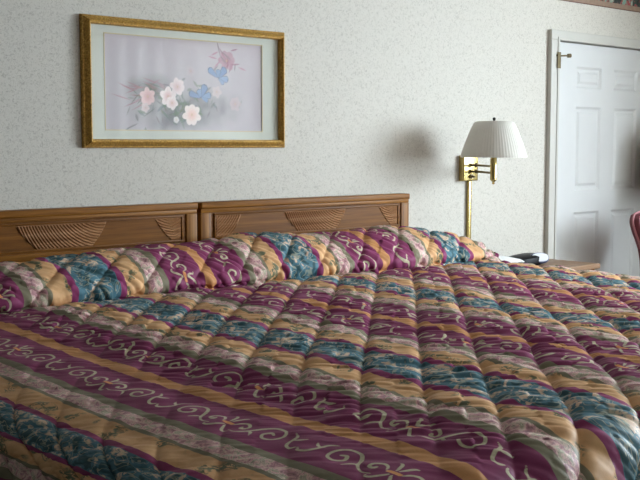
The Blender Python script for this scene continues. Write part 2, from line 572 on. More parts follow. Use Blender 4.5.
part('door_stop', bm, M['dbrass'], hg, True)

# ------------------------------------------------------------------ headboards
def carved(name, parent, top, bot, z0, z1, centre, yb, chevron=False, bow=(0.0, 0.0)):
    """raised inlay with fine concentric ridges; sides bow like a bowl; top=(x0,x1), bot=(x0,x1)"""
    st = 0.0016
    xa, xb = min(top[0], bot[0]) - 0.012, max(top[1], bot[1]) + 0.012
    nx, nz = int((xb - xa) / st), int((z1 - z0) / st)
    X, Z = np.meshgrid(np.linspace(xa, xb, nx), np.linspace(z0, z1, nz), indexing='ij')
    tt = (Z - z0) / (z1 - z0)
    L = bot[0] + (top[0] - bot[0]) * tt - bow[0] * np.sin(PI * tt)
    R = bot[1] + (top[1] - bot[1]) * tt + bow[1] * np.sin(PI * tt)
    inside = (X >= L) & (X <= R)
    d = np.hypot(X - centre[0], Z - centre[1])
    rid = 0.5 + 0.5 * np.cos(2 * PI * d / 0.0100)
    if chevron:
        d2 = np.hypot(X - (2 * (top[0] + top[1]) / 2 - centre[0]), Z - centre[1])
        half = (X - (L + R) / 2) > 0
        rid = np.where(half, 0.5 + 0.5 * np.cos(2 * PI * d2 / 0.0100), rid)
    edge = np.minimum(np.minimum(X - L, R - X), np.minimum(Z - z0, z1 - Z))
    Y = yb - 0.0012 - 0.0042 * rid
    Y = np.where(edge < 0.003, yb - 0.0004, Y)
    Pt = np.stack([X, Y, Z], -1) - np.array(parent.location)
    cell = inside[:-1, :-1] & inside[1:, :-1] & inside[1:, 1:] & inside[:-1, 1:]
    me = grid_mesh(name, Pt, cell)
    bm = bmesh.new()
    bm.from_mesh(me)
    bmesh.ops.delete(bm, geom=[v for v in bm.verts if not v.link_faces], context='VERTS')
    bm.to_mesh(me)
    bm.free()
    return link_mesh(name, me, M['carve'], parent)

def headboard(xa, xb, label):
    t = thing('headboard', label, 'headboard', ((xa + xb) / 2, -0.03, 0.45), 'oak headboards on the wall')
    Z0, Z1, F = 0.45, 1.103, -0.06
    b = bmesh.new()
    add_box(b, (xa, F - 0.006, 1.078), (xb, 0.0, Z1), 0.005, 3)
    add_box(b, (xa + 0.002, F, 1.062), (xb - 0.002, -0.002, 1.079), 0.002)
    part('top_rail', b, M['oak'], t, True)
    for a0, a1 in ((xa, xa + 0.052), (xb - 0.052, xb)):
        part('stile', box((a0 + 0.001, F, Z0), (a1 - 0.001, -0.002, 1.062), 0.003), M['oak_up'], t, True)
    part('lower_rail', box((xa + 0.05, F, 0.91), (xb - 0.05, -0.002, 0.952), 0.003), M['oak'], t, True)
    pb = -0.0545
    p = part('panel', box((xa + 0.05, pb, Z0), (xb - 0.05, -0.004, 1.064)), M['oak_panel'], t)
    # bead round the panel
    b = bmesh.new()
    for lo, hi in (((xa + 0.066, pb - 0.006, 1.0505), (xb - 0.066, pb, 1.0575)), ((xa + 0.066, pb - 0.006, 0.958), (xb - 0.066, pb, 0.964)),
                   ((xa + 0.066, pb - 0.006, 0.964), (xa + 0.073, pb, 1.0505)), ((xb - 0.073, pb - 0.006, 0.964), (xb - 0.066, pb, 1.0505))):
        add_box(b, lo, hi, 0.002)
    part('panel_bead', b, M['oak_panel'], p, True)
    # positions of the inlays measured from the left end
    zlo, zhi = 0.9645, 1.050
    w = xb - xa
    l0 = xa + 0.0735
    # inlays, left fan, middle bowl, right fan
    for nm, top, bot, c, chev, bow in (
            ('carved_inlay', (l0, xa + 0.203), (l0, xa + 0.150), (xa - 0.02, 1.16), False, (0, 0.004)),
            ('carved_inlay', (xa + 0.424, xa + 0.776), (xa + 0.500, xa + 0.716), (xa + 0.76, 1.17), False, (0.010, 0.006)),
            ('carved_inlay', (xa + 0.976, xb - 0.0735), (xa + 1.050, xb - 0.0735), (xb - 0.10, 1.20), True, (0.006, 0))):
        Pp = carved(nm, t, top, bot, zlo, zhi, c, pb, chev, bow)
    return t
headboard(1.203, 2.373, 'left oak headboard with fan carved panel, cut off by the left edge of the photo')
headboard(2.388, 3.558, 'right oak headboard with fan carved panel, ending beside the brass wall lamp')

# ------------------------------------------------------------------ bed
bed = thing('bed', 'wide bed standing against the two oak headboards, hidden under the quilt', 'bed', (2.38, -1.2, 0))
part('box_spring', box((1.10, -2.27, 0.14), (3.72, -0.07, 0.44), 0.03), M['ticking'], bed, True)
part('mattress', box((1.13, -2.27, 0.44), (3.74, -0.07, 0.755), 0.05, 3), M['sheet'], bed, True)
for a in (1.2, 3.6):
    for b_ in (-2.2, -0.2):
        part('leg', box((a - 0.03, b_ - 0.03, 0), (a + 0.03, b_ + 0.03, 0.14)), M['iron'], bed)

# --------------------------------------------------------------- bedspread
def catmull(pts, n=40):
    pts = np.array(pts, float)
    q = np.vstack([2 * pts[0] - pts[1], pts, 2 * pts[-1] - pts[-2]])
    out = []
    t = np.linspace(0, 1, n, endpoint=False)[:, None]
    for i in range(len(pts) - 1):
        a, b, c, d = q[i:i + 4]
        out.append(0.5 * (2 * b + (c - a) * t + (2 * a - 5 * b + 4 * c - d) * t ** 2 + (3 * b - a - 3 * c + d) * t ** 3))
    return np.vstack(out + [pts[-1:]])

def build_spread():
    # lengthwise profile (y, z): over the pillows, the crease, the flat, the foot drop
    yz = catmull([(-0.085, 0.80), (-0.072, 0.86), (-0.085, 0.91), (-0.13, 0.952), (-0.20, 0.968), (-0.28, 0.962), (-0.35, 0.935), (-0.40, 0.895),
                  (-0.428, 0.858), (-0.412, 0.826), (-0.428, 0.806), (-0.49, 0.816), (-0.60, 0.822), (-0.9, 0.815), (-1.3, 0.806), (-1.8, 0.804),
                  (-2.1, 0.806), (-2.27, 0.802), (-2.345, 0.775), (-2.385, 0.70), (-2.40, 0.60), (-2.41, 0.45), (-2.415, 0.30)])
    arc = np.concatenate([[0], np.cumsum(np.hypot(*np.diff(yz, axis=0).T))])
    i0 = np.argmin(np.abs(yz[:, 0] + 0.60) + (yz[:, 1] > 0.9))
    tq = arc - arc[i0] + 0.60
    tv = np.concatenate([np.arange(tq[0], -0.0, 0.0042), np.arange(0.0, tq[-1], 0.0044)])
    y, z = np.interp(tv, tq, yz[:, 0]), np.interp(tv, tq, yz[:, 1])
    # crosswise: fabric coordinate s to (x, drop below the flat)
    sx = catmull([(0.56, 0.955, -0.190), (0.60, 0.950, -0.155), (0.68, 0.956, -0.112), (0.77, 0.966, -0.088), (0.85, 0.985, -0.071),
                  (0.93, 1.018, -0.057), (1.0, 1.066, -0.044), (1.1, 1.142, -0.030), (1.2, 1.228, -0.018), (1.35, 1.362, -0.007), (1.6, 1.6, 0.003), (2.4, 2.4, 0.008), (3.3, 3.3, -0.008), (3.6, 3.6, -0.018), (3.72, 3.72, -0.026), (3.80, 3.79, -0.05),
                  (3.86, 3.825, -0.10), (3.96, 3.84, -0.19), (4.2, 3.85, -0.42)], 30)
    sv = np.concatenate([np.arange(0.56, 1.05, 0.006), np.arange(1.05, 1.48, 0.0036), np.arange(1.48, 4.2, 0.0048)])
    sxu, ii = np.unique(sx[:, 0], return_index=True)
    xx, dz = np.interp(sv, sxu, sx[ii, 1]), np.interp(sv, sxu, sx[ii, 2])
    S, Tt = np.meshgrid(sv, tv, indexing='ij')
    # pillow roll shrinks towards the right end
    k = np.interp(sv, [0.56, 0.9, 1.3, 2.5, 3.2, 3.45, 3.6, 3.70, 3.78, 3.9], [0.5, 0.60, 0.66, 0.93, 0.88, 0.82, 0.70, 0.50, 0.20, 0.0])
    zflat = 0.818
    onroll = np.clip((0.50 - Tt) / 0.06, 0, 1)
    X = np.repeat(xx[:, None], len(tv), 1)
    Y = np.repeat(y[None], len(sv), 0)
    Zr = np.repeat(z[None], len(sv), 0)
    K = k[:, None]
    Zroll = zflat + (Zr - zflat) * np.where(Zr > zflat, K, 1.0)
    Z = Zr * (1 - onroll) + Zroll * onroll
    # the side drops fade where the foot already drops
    flatness = np.clip((Zr - 0.30) / 0.5, 0, 1)
    DZ_ = np.repeat(dz[:, None], len(tv), 1)
    DZ_ = np.where(S > 3.2, DZ_ * (1 - onroll), DZ_)
    X = np.where(S > 3.70, X * (1 - onroll) + onroll * (3.70 + (S - 3.70) * 0.10), X)
    Z = Z + np.where(DZ_ < 0, DZ_ * flatness, DZ_ * np.clip((Zr - 0.7) / 0.1, 0, 1))
    # rounded corner in plan at the foot, lumpy roll outline
    Z += 0.012 * vnoise(S * 3.0 + 4, Tt * 2.0, 3) * np.clip((S - 0.9) / 0.2, 0, 1) * np.clip((2.2 - Tt) / .2, 0, 1) * .6
    Y += onroll * 0.014 * vnoise(S * 4.0, S * 0 + 2.5, 5)
    Z += onroll * K * 0.014 * vnoise(S * 3.1 + 9, S * 0 + 7.5, 6) * (Zr > 0.85)
    P = np.stack([X, Y, Z], -1)
    gs = np.gradient(P, axis=0)
    gt = np.gradient(P, axis=1)
    N = np.cross(gt, gs)
    N /= np.linalg.norm(N, axis=-1, keepdims=True) + 1e-9
    if N[len(sv) // 2, len(tv) // 2, 2] < 0:
        N = -N
    # quilting: two diagonal families of seams
    wv = 0.007 * vnoise(S * 6, Tt * 6, 11)
    ca = (S + Tt + 0.045 * (Tt - 2.08) - 3.93 + wv) / 0.195
    cb = (S - Tt + 0.58 + 0.5 * wv) / 0.185
    def fold(c):
        return np.abs(c - np.round(c)) * 2        # 0 on the seam, 1 half-way
    fa, fb = fold(ca), fold(cb)
    pa = 1 - (1 - np.clip(fa, 0, 1)) ** 6.0
    pb = 1 - (1 - np.clip(fb, 0, 1)) ** 5.0
    puff = pa * (0.72 + 0.28 * pb)
    amp = np.interp(sv, [0.56, 0.9, 1.0, 1.25, 1.36, 1.5, 4.2], [0.012, 0.013, 0.004, 0.0012, 0.006, 0.0145, 0.0145])[:, None]
    amp = amp * (1 - 0.12 * onroll) * (1 - 0.35 * np.clip((Tt - 2.4) / .2, 0, 1))
    # gathers running from seam to seam
    a = (S + Tt) / 1.414
    b = (S - Tt) / 1.414
    cell = np.round(ca)
    rd = lambda n_: 1 - 2 * np.sqrt(n_ * n_ + 0.006)      # rounded folds with sharp valleys, turned over below
    wr = -0.55 * rd(vnoise(a * 6 + cell * 3.7, b * 42 + cell * 5.3, 21)) - 0.30 * rd(vnoise(a * 11 + cell * 1.7, b * 74 + cell * 9.1, 22))
    wr = wr + 0.25 * vnoise(a * 9 + cell * 2.1, b * 60, 23)
    ew = (1 - 0.55 * pa) * np.clip(fa * 6, 0, 1)
    wamp = np.interp(sv, [0.56, 1.2, 1.4, 4.2], [0.0040, 0.0014, 0.0085, 0.0115])[:, None] * (1 - 0.45 * np.clip((Tt - 2.15) / 0.2, 0, 1))
    h = amp * puff + wamp * wr * (0.35 + ew)
    h += 0.0035 * vnoise(S * 17, Tt * 17, 31)
    # keep the crease of the roll tucked
    h *= 1 - 0.75 * np.exp(-((Tt - tv[np.argmin(np.abs(y + 0.425) + (z > 0.83))]) / 0.018) ** 2)
    # rolled end at right: crumple
    end = np.clip((S - 3.58) / 0.15, 0, 1) * onroll
    h = np.where(end > 0, np.maximum(h, 0.0), h) + end * 0.022 * (0.4 + 0.6 * vnoise(S * 22, Tt * 16, 41))
    P = P + N * h[..., None]
    P[..., 1] = np.where(Tt < 0.0, np.minimum(P[..., 1], -0.068), P[..., 1])
    P[..., 2] = np.maximum(P[..., 2], 0.03)

    # ---- scroll line distance on the maroon stripes
    PERIOD, G = 0.87, 1.285
    LQ = 0.445
    def spiral(cx, cz, r0, r1, a0, a1, n=26, w0=0.0045, w1=0.0026):
        t = np.linspace(0, 1, n)
        r = r0 + (r1 - r0) * t
        an = np.radians(a0 + (a1 - a0) * t)
        return np.stack([cx + r * np.cos(an), cz + r * np.sin(an), w0 + (w1 - w0) * t], -1)
    curves = []
    def poly(*p, n=8):
        c = catmull([(q[0], q[1], q[2]) for q in p], n)
        curves.append(c)
    # right half of the motif; mirrored below.  (along, across, half width)
    R_ = [catmull(c, 8) for c in (
        [(0.003, 0.010, .0018), (0.008, 0.020, .0032), (0.020, 0.037, .0036), (0.031, 0.041, .0026), (0.035, 0.034, .0014)],
        [(0.003, -0.009, .0018), (0.007, -0.022, .0034), (0.013, -0.038, .0034), (0.021, -0.043, .0014)],
        [(0.018, 0.000, .0018), (0.026, -0.014, .003), (0.040, -0.021, .0036), (0.055, -0.012, .0036), (0.055, 0.003, .0034), (0.044, 0.005, .004), (0.042, -0.003, .003)],
        [(0.030, 0.026, .0012), (0.052, 0.029, .0024), (0.073, 0.014, .0034), (0.087, -0.012, .0042), (0.107, -0.034, .0038), (0.135, -0.036, .0034), (0.153, -0.014, .0034),
         (0.148, 0.014, .0034), (0.127, 0.021, .0034), (0.113, 0.006, .0036), (0.121, -0.010, .004), (0.132, -0.006, .003)],
        [(0.076, 0.010, .002), (0.088, 0.017, .0036), (0.098, 0.032, .0012)],
        [(0.164, -0.038, .0014), (0.181, -0.024, .0034), (0.187, 0.002, .0036), (0.197, 0.022, .0036), (0.212, 0.028, .0034), (0.219, 0.018, .002)],
        [(0.187, -0.008, .002), (0.199, -0.014, .0034), (0.210, -0.026, .0012)])]
    segs = []
    for c in R_:
        for sg in (1, -1):
            d = c.copy()
            d[:, 0] *= sg
            segs.append(d)
    SD = np.full(S.shape, 1.0)
    BR = np.full(S.shape, 1.0)
    rel = S - G
    nper = np.round(rel / PERIOD)
    e = rel - nper * PERIOD                       # signed distance from the gold line
    side = np.sign(e)
    v = np.abs(e) - 0.1035                        # across the maroon stripe
    inb = np.abs(v) < 0.066
    q0 = Tt - np.where(side < 0, 0.90, 1.66) + 0.11 * nper
    q = q0 - np.round(q0 / LQ) * LQ
    v = v * side
    idx = np.where(inb)
    qi, vi = q[idx], -v[idx]
    best = np.full(qi.shape, 1.0)
    for c in segs:
        for A, B in zip(c[:-1], c[1:]):
            ab = B[:2] - A[:2]
            L2 = ab @ ab + 1e-12
            near = (np.abs(qi - (A[0] + B[0]) / 2) < 0.03)
            tt = np.clip(((qi[near] - A[0]) * ab[0] + (vi[near] - A[1]) * ab[1]) / L2, 0, 1)
            dd = np.hypot(qi[near] - A[0] - tt * ab[0], vi[near] - A[1] - tt * ab[1]) - (A[2] + (B[2] - A[2]) * tt)
            best[near] = np.minimum(best[near], dd)
    SD[idx] = best
    BR[idx] = np.maximum(np.abs(qi) - 0.016, np.abs(vi) - 0.0045)

    me = grid_mesh('bedspread', P - np.array((2.38, -1.2, 0.80)))
    uvl = me.uv_layers.new(name='fabric')
    vi_ = np.empty(len(me.loops), np.int32)
    me.loops.foreach_get('vertex_index', vi_)
    st = np.stack([S.ravel(), Tt.ravel()], -1)[vi_]
    uvl.data.foreach_set('uv', st.astype(np.float32).ravel())
    for nm, A in (('scroll', SD), ('bar', BR)):
        at = me.attributes.new(nm, 'FLOAT', 'POINT')
        at.data.foreach_set('value', A.astype(np.float32).ravel())
    o = link_mesh('bedspread', me, M['fabric'])
    o.location = (2.38, -1.2, 0.80)
    sol = o.modifiers.new('thickness', 'SOLIDIFY')
    sol.thickness = 0.004
    sol.offset = -1
    tag(o, 'quilted bedspread striped in maroon, gold and teal, spread over the whole bed', 'bedspread')
    # bound hem along the near side
    bm = bmesh.new()
    hp = P[0, ::6]
    add_tube(bm, [tuple(p) for p in hp], 0.006, 8)
    part('hem', bm, M['hem'], o, True)
build_spread()

# white pillow end showing past the roll
def pillow(name, c, sx, sy, sz, rot):
    bm = bmesh.new()
    bmesh.ops.create_uvsphere(bm, u_segments=40, v_segments=24, radius=1.0)
    for v in bm.verts:
        x, y, z = v.co
        p = 2.6
        s = lambda a: math.copysign(abs(a) ** 0.62, a)
        x2, y2 = s(x), s(y)
        e = max(abs(x2), abs(y2))
        v.co = (x2 * sx, y2 * sy, z * sz * (0.25 + 0.75 * (1 - e ** 3)) + 0.004 * math.sin(9 * x2 + 5 * y2))
    o = part(name, bm, M['sheet'], None, True, True)
    o.location = c
    o.rotation_euler = rot
    return o
pl = pillow('pillow', (3.79, -0.25, 0.786), 0.29, 0.14, 0.027, (0, math.radians(1.5), 0))
tag(pl, 'white pillow end poking out past the right end of the bedspread roll', 'pillow')

# ------------------------------------------------------------------ picture
pic = thing('framed_picture', 'gilt framed flower and butterfly print hanging above the left headboard', 'picture', (2.38, 0, 1.312))
fx0, fx1, fz0, fz1 = 1.914, 2.853, 1.313, 1.786
prof = [(0, 0.0), (0, -0.010), (0.004, -0.016), (0.010, -0.017), (0.013, -0.021), (0.024, -0.030), (0.030, -0.033), (0.036, -0.033), (0.038, -0.029),
        (0.041, -0.029), (0.045, -0.026), (0.047, -0.020), (0.047, 0.0)]
bm = bmesh.new()
rings = []
for (d, y) in prof:
    d *= 0.68
    rings.append([bm.verts.new(c) for c in ((fx0 + d, y, fz0 + d), (fx1 - d, y, fz0 + d), (fx1 - d, y, fz1 - d), (fx0 + d, y, fz1 - d))])
for a, b in zip(rings, rings[1:]):
    for k_ in range(4):
        bm.faces.new((a[k_], a[(k_ + 1) % 4], b[(k_ + 1) % 4], b[k_]))
part('frame', bm, M['gilt'], pic)
# pearl moulding along the frame's ridge
bm = bmesh.new()
for (a, b) in (((fx0 + 0.0224, fz0 + 0.0224), (fx1 - 0.0224, fz0 + 0.0224)), ((fx1 - 0.0224, fz0 + 0.0224), (fx1 - 0.0224, fz1 - 0.0224)),
               ((fx1 - 0.0224, fz1 - 0.0224), (fx0 + 0.0224, fz1 - 0.0224)), ((fx0 + 0.0224, fz1 - 0.0224), (fx0 + 0.0224, fz0 + 0.0224))):
    L = math.hypot(b[0] - a[0], b[1] - a[1])
    n = int(L / 0.006)
    pts = [(a[0] + (b[0] - a[0]) * i / n, -0.0325, a[1] + (b[1] - a[1]) * i / n) for i in range(n + 1)]
    add_tube(bm, pts, [0.0022 + 0.0016 * (i % 2) for i in range(n + 1)], 8)
part('moulding', bm, M['gilt'], pic, True)
ix0, ix1, iz0, iz1 = fx0 + 0.031, fx1 - 0.031, fz0 + 0.031, fz1 - 0.031
qx0, qx1, qz0, qz1 = 2.010, 2.736, 1.380, 1.724
bm = bmesh.new()
o_ = [(ix0, iz0), (ix1, iz0), (ix1, iz1), (ix0, iz1)]
n_ = [(qx0, qz0), (qx1, qz0), (qx1, qz1), (qx0, qz1)]
for y in (-0.007, -0.004):
    pass
va = [bm.verts.new((x, -0.007, z)) for x, z in o_]
vb = [bm.verts.new((x, -0.007, z)) for x, z in n_]
vc = [bm.verts.new((x, -0.0045, z)) for x, z in n_]
for k_ in range(4):
    bm.faces.new((va[k_], va[(k_ + 1) % 4], vb[(k_ + 1) % 4], vb[k_]))
    bm.faces.new((vb[k_], vb[(k_ + 1) % 4], vc[(k_ + 1) % 4], vc[k_]))
mt = part('mat', bm, M['mat'], pic)
bm = bmesh.new()
g_ = 0.004
for lo, hi in (((qx0 - g_, -0.0085, qz0 - g_), (qx1 + g_, -0.007, qz0)), ((qx0 - g_, -0.0085, qz1), (qx1 + g_, -0.007, qz1 + g_)),
               ((qx0 - g_, -0.0085, qz0), (qx0, -0.007, qz1)), ((qx1, -0.0085, qz0), (qx1 + g_, -0.007, qz1))):
    add_box(bm, lo, hi)
part('gold_line', bm, M['fillet'], mt)
# watercolour: painted as vertex colours on a fine grid
def paint():
    nu, nv = 420, 210
    U, V = np.meshgrid(np.linspace(0, 1, nu), np.linspace(0, 1, nv), indexing='ij')
    A = (qx1 - qx0) / (qz1 - qz0)
    lin = lambda c: np.array(srgb(*c)[:3])
    C = np.zeros((nu, nv, 3)) + lin((188, 181, 187))
    n1 = vnoise(U * 7, V * 4, 51)
    def lay(m, c, a=1.0):
        nonlocal C
        m = np.clip(m, 0, 1)[..., None] * a
        C = C * (1 - m) + lin(c) * m
    lay(np.clip(V - 0.55, 0, 1) * 1.2, (200, 189, 196))
    wob = 0.05 * vnoise(U * 12, V * 7, 52)
    blob = lambda x, y, rx, ry, sft=0.6: np.clip((1 - np.hypot((U - x) * A / rx, (V - y) / ry) + wob * 3) / sft, 0, 1)
    # misty foliage
    fol = 0.5 + 0.5 * vnoise(U * 26, V * 14, 53)
    for x, y, rx, ry, c, a in ((0.42, 0.24, 0.62, 0.26, (72, 84, 76), 0.95), (0.26, 0.44, 0.40, 0.20, (80, 86, 78), 0.85), (0.68, 0.26, 0.42, 0.24, (92, 92, 96), 0.8),
                               (0.45, 0.12, 0.5, 0.16, (80, 90, 94), 0.85), (0.20, 0.26, 0.36, 0.2, (172, 170, 172), 0.5)):
        lay(blob(x, y, rx, ry, 1.0) * (0.45 + 0.75 * fol), c, a)
    r = np.random.default_rng(12)
    def leaf(x, y, L, ang, w, c, a):
        ca, sa = math.cos(ang), math.sin(ang)
        p = ((U - x) * A) * ca + (V - y) * sa
        q = -((U - x) * A) * sa + (V - y) * ca
        t = p / L
        lay(np.clip((w * np.sin(PI * np.clip(t, 0, 1)) - np.abs(q)) / 0.008, 0, 1) * ((t > 0) & (t < 1)), c, a)
    for i in range(110):
        x, y = r.normal(0.42, 0.15), abs(r.normal(0.26, 0.10)) + 0.03
        leaf(x, y, r.uniform(0.08, 0.2), r.uniform(0, 6.3), r.uniform(0.010, 0.022), (int(r.uniform(70, 112)), int(r.uniform(86, 120)), int(r.uniform(74, 104))), 0.55)
    for i in range(22):   # pink sprigs, left
        leaf(0.26 + r.normal(0, .05), 0.42 + r.normal(0, .06), r.uniform(0.12, 0.34), PI - r.uniform(-0.5, 0.7), 0.010, (168, 110, 120), 0.75)
    for i in range(16):
        leaf(0.28 + r.normal(0, .04), 0.40 + r.normal(0, .05), r.uniform(0.12, 0.28), PI - r.uniform(-0.9, 0.3), 0.011, (96, 106, 92), 0.7)
    def flower(x, y, R, c1, c2, n=6, a=0.95, rot=0.0):
        dx, dy = (U - x) * A, V - y
        rr, th = np.hypot(dx, dy), np.arctan2(dy, dx) + rot
        rim = R * (0.78 + 0.22 * np.abs(np.cos(n / 2 * th)) + 0.06 * np.sin(5 * th + x * 40))
        m = np.clip((rim - rr) / 0.012, 0, 1)
        lay(m, c1, a)
        lay(m * np.clip(1 - rr / (R * 0.62), 0, 1), c2, 0.9)
        lay(m * np.clip(1 - np.abs(np.sin(n / 2 * th)) * rr * 60, 0, 1) * (rr < rim), tuple(int(v * 0.9) for v in c1), 0.5)
        lay(np.clip(1 - rr / (R * 0.16), 0, 1), (206, 176, 130), 0.8)
    flower(0.25, 0.36, 0.105, (234, 202, 202), (206, 150, 154), 6, rot=0.4)
    flower(0.375, 0.37, 0.110, (246, 232, 230), (218, 168, 168), 5, rot=0.9)
    flower(0.435, 0.48, 0.105, (238, 222, 222), (212, 170, 172), 6, rot=0.2)
    flower(0.40, 0.30, 0.085, (248, 234, 232), (224, 184, 180), 5)
    flower(0.525, 0.175, 0.130, (250, 234, 228), (236, 182, 168), 7, rot=0.3)
    flower(0.425, 0.115, 0.045, (230, 228, 226), (216, 208, 200), 5)
    flower(0.235, 0.24, 0.06, (222, 204, 204), (206, 176, 178), 5)
    flower(0.69, 0.44, 0.075, (214, 200, 200), (198, 176, 180), 5, 0.7)
    flower(0.815, 0.31, 0.090, (202, 184, 188), (186, 160, 166), 6, 0.7)
    flower(0.52, 0.66, 0.07, (206, 194, 198), (192, 170, 178), 5, 0.5)
    flower(0.76, 0.80, 0.125, (176, 126, 146), (140, 80, 104), 6, 0.8)
    for i in range(18):
        leaf(0.76 + r.normal(0, .04), 0.80 + r.normal(0, .05), r.uniform(0.1, 0.22), r.uniform(0, 6.3), 0.014, [(142, 78, 104), (124, 108, 116), (176, 120, 142)][i % 3], 0.75)
    def wing(x, y, ang, L, w, c, a=0.9):
        ca, sa = math.cos(ang), math.sin(ang)
        p = ((U - x) * A) * ca + (V - y) * sa
        q = -((U - x) * A) * sa + (V - y) * ca
        t = np.clip(p / L, 0, 1)
        prof = w * np.sqrt(np.clip(t, 0, 1)) * np.clip((1 - t) * 5, 0, 1) ** 0.5
        m = np.clip((prof - np.abs(q)) / 0.008, 0, 1) * ((p > 0) & (p < L))
        lay(m, tuple(int(v * 0.72) for v in c), a)
        m2 = np.clip((prof * 0.8 - np.abs(q)) / 0.008, 0, 1) * ((p > 0.01) & (p < L * 0.9))
        lay(m2, c, a)
    for x, y, rot in ((0.585, 0.37, 0.0), (0.70, 0.60, -0.35)):
        for da, L, w, c in ((2.85, 0.175, 0.050, (126, 150, 190)), (0.25, 0.150, 0.052, (136, 160, 196)), (1.15, 0.165, 0.060, (118, 144, 186)), (-0.35, 0.11, 0.036, (132, 156, 192)), (1.9, 0.10, 0.05, (126, 152, 190))):
            wing(x, y, da + rot, L, w, c)
        leaf(x - 0.012, y - 0.03, 0.07, 1.0 + rot, 0.007, (92, 96, 104), 0.8)
    lay(np.clip(n1 * 0.5, 0, 1), (200, 194, 198), 0.2)
    X = qx0 + (qx1 - qx0) * U
    Z = qz0 + (qz1 - qz0) * V
    Pp = np.stack([X, np.full_like(X, -0.0045), Z], -1) - np.array((2.38, 0, 1.312))
    me = grid_mesh('print', Pp)
    at = me.color_attributes.new('paint', 'FLOAT_COLOR', 'POINT')
    rgba = np.concatenate([C.reshape(-1, 3), np.ones((nu * nv, 1))], 1)
    at.data.foreach_set('color', rgba.astype(np.float32).ravel())
    o = link_mesh('print', me, m_vcol('watercolour_print', 'paint'), pic)
    o['label'] = 'pale watercolour of pink blossoms and two blue butterflies'
paint()
part('glass', box((ix0 - 0.001, -0.0135, iz0 - 0.001), (ix1 + 0.001, -0.0115, iz1 + 0.001)), M['glass'], pic)

# ------------------------------------------------------------------ wall lamp
lamp = thing('wall_lamp', 'brass swing arm wall lamp with pleated off white shade', 'lamp', (4.02, 0, 1.15))
part('wall_plate', box((3.972, -0.035, 1.150), (4.078, 0, 1.275), 0.004, 3), M['brass'], lamp, True)
sw = bmesh.new()
add_tube(sw, [(4.026, -0.034, 1.172), (4.026, -0.044, 1.172)], [0.011, 0.011], 16)
add_tube(sw, [(4.026, -0.044, 1.172), (4.024, -0.058, 1.170)], [0.006, 0.005], 12)
part('switch', sw, M['dbrass'], lamp, True)
PXc, PYc = 3.885, -0.285
for z in (1.227, 1.196):
    b = bmesh.new()
    add_tube(b, [(4.040, -0.03, z), (4.036, -0.06, z), (PXc, PYc, z - 0.001)], 0.0055, 12)
    add_tube(b, [(4.036, -0.058, z - 0.010), (4.036, -0.058, z + 0.010)], 0.009, 14)
    part('swing_arm', b, M['dbrass'], lamp, True)
b = bmesh.new()
add_lathe(b, [(0.004, 1.143), (0.007, 1.148), (0.005, 1.153), (0.012, 1.160), (0.0155, 1.164), (0.0155, 1.262), (0.012, 1.268), (0.012, 1.30), (0.0, 1.302)], (PXc, PYc, 0), 24)
part('socket_post', b, M['brass'], lamp, True)
b = bmesh.new()
n = 384
prof_o = [(0.152, 1.268), (0.1525, 1.272), (0.149, 1.284), (0.134, 1.330), (0.108, 1.395), (0.092, 1.428), (0.080, 1.434)]
prof_i = [(r - 0.003, z) for r, z in prof_o[::-1]]
add_lathe(b, prof_o + prof_i, (PXc, PYc, 0), n, 64, 0.0008, True)
shd = part('lamp_shade', b, M['shade'], lamp, True)
b = bmesh.new()
for a in (0, 2 * PI / 3, 4 * PI / 3):
    add_tube(b, [(PXc, PYc, 1.428), (PXc + 0.078 * math.cos(a), PYc + 0.078 * math.sin(a), 1.430)], 0.0015, 8)
add_tube(b, [(PXc, PYc, 1.30), (PXc, PYc, 1.432)], 0.003, 8)
part('shade_harp', b, M['dbrass'], lamp, True)
b = bmesh.new()
add_lathe(b, [(0.003, 1.430), (0.006, 1.434), (0.004, 1.438), (0.008, 1.443), (0.006, 1.450), (0.0, 1.452)], (PXc, PYc, 0), 16)
part('finial', b, M['iron'], lamp, True)
b = bmesh.new()
add_box(b, (4.030, -0.018, 0.30), (4.053, 0.0, 1.151), 0.005, 3)
part('cord_cover', b, M['brass'], lamp, True)

# ------------------------------------------------------------------ nightstand
NS = (4.08, 4.625, -0.385, -0.02, 0.728)
ns = thing('nightstand', 'brown wooden nightstand between the bed and the white door', 'nightstand', (4.35, -0.2, 0))
part('nightstand_top', box((NS[0], NS[2], NS[4] - 0.026), (NS[1], NS[3], NS[4]), 0.004, 3), M['nswood'], ns, True)
part('cabinet', box((NS[0] + 0.02, NS[2] + 0.02, 0.06), (NS[1] - 0.02, NS[3] - 0.005, NS[4] - 0.026)), M['oak_up'], ns)
for z0, z1 in ((0.40, 0.67), (0.10, 0.38)):
    d = part('drawer', box((NS[0] + 0.035, NS[2] + 0.006, z0), (NS[1] - 0.035, NS[2] + 0.02, z1), 0.004), M['oak'], ns, True)
    kb = bmesh.new()
    bmesh.ops.create_uvsphere(kb, u_segments=16, v_segments=10, radius=0.014, matrix=Matrix.Translation((4.35, NS[2] - 0.008, (z0 + z1) / 2)))
    part('knob', kb, M['dbrass'], d, True)
part('plinth', box((NS[0] + 0.03, NS[2] + 0.04, 0), (NS[1] - 0.03, NS[3] - 0.01, 0.06)), M['oak'], ns)

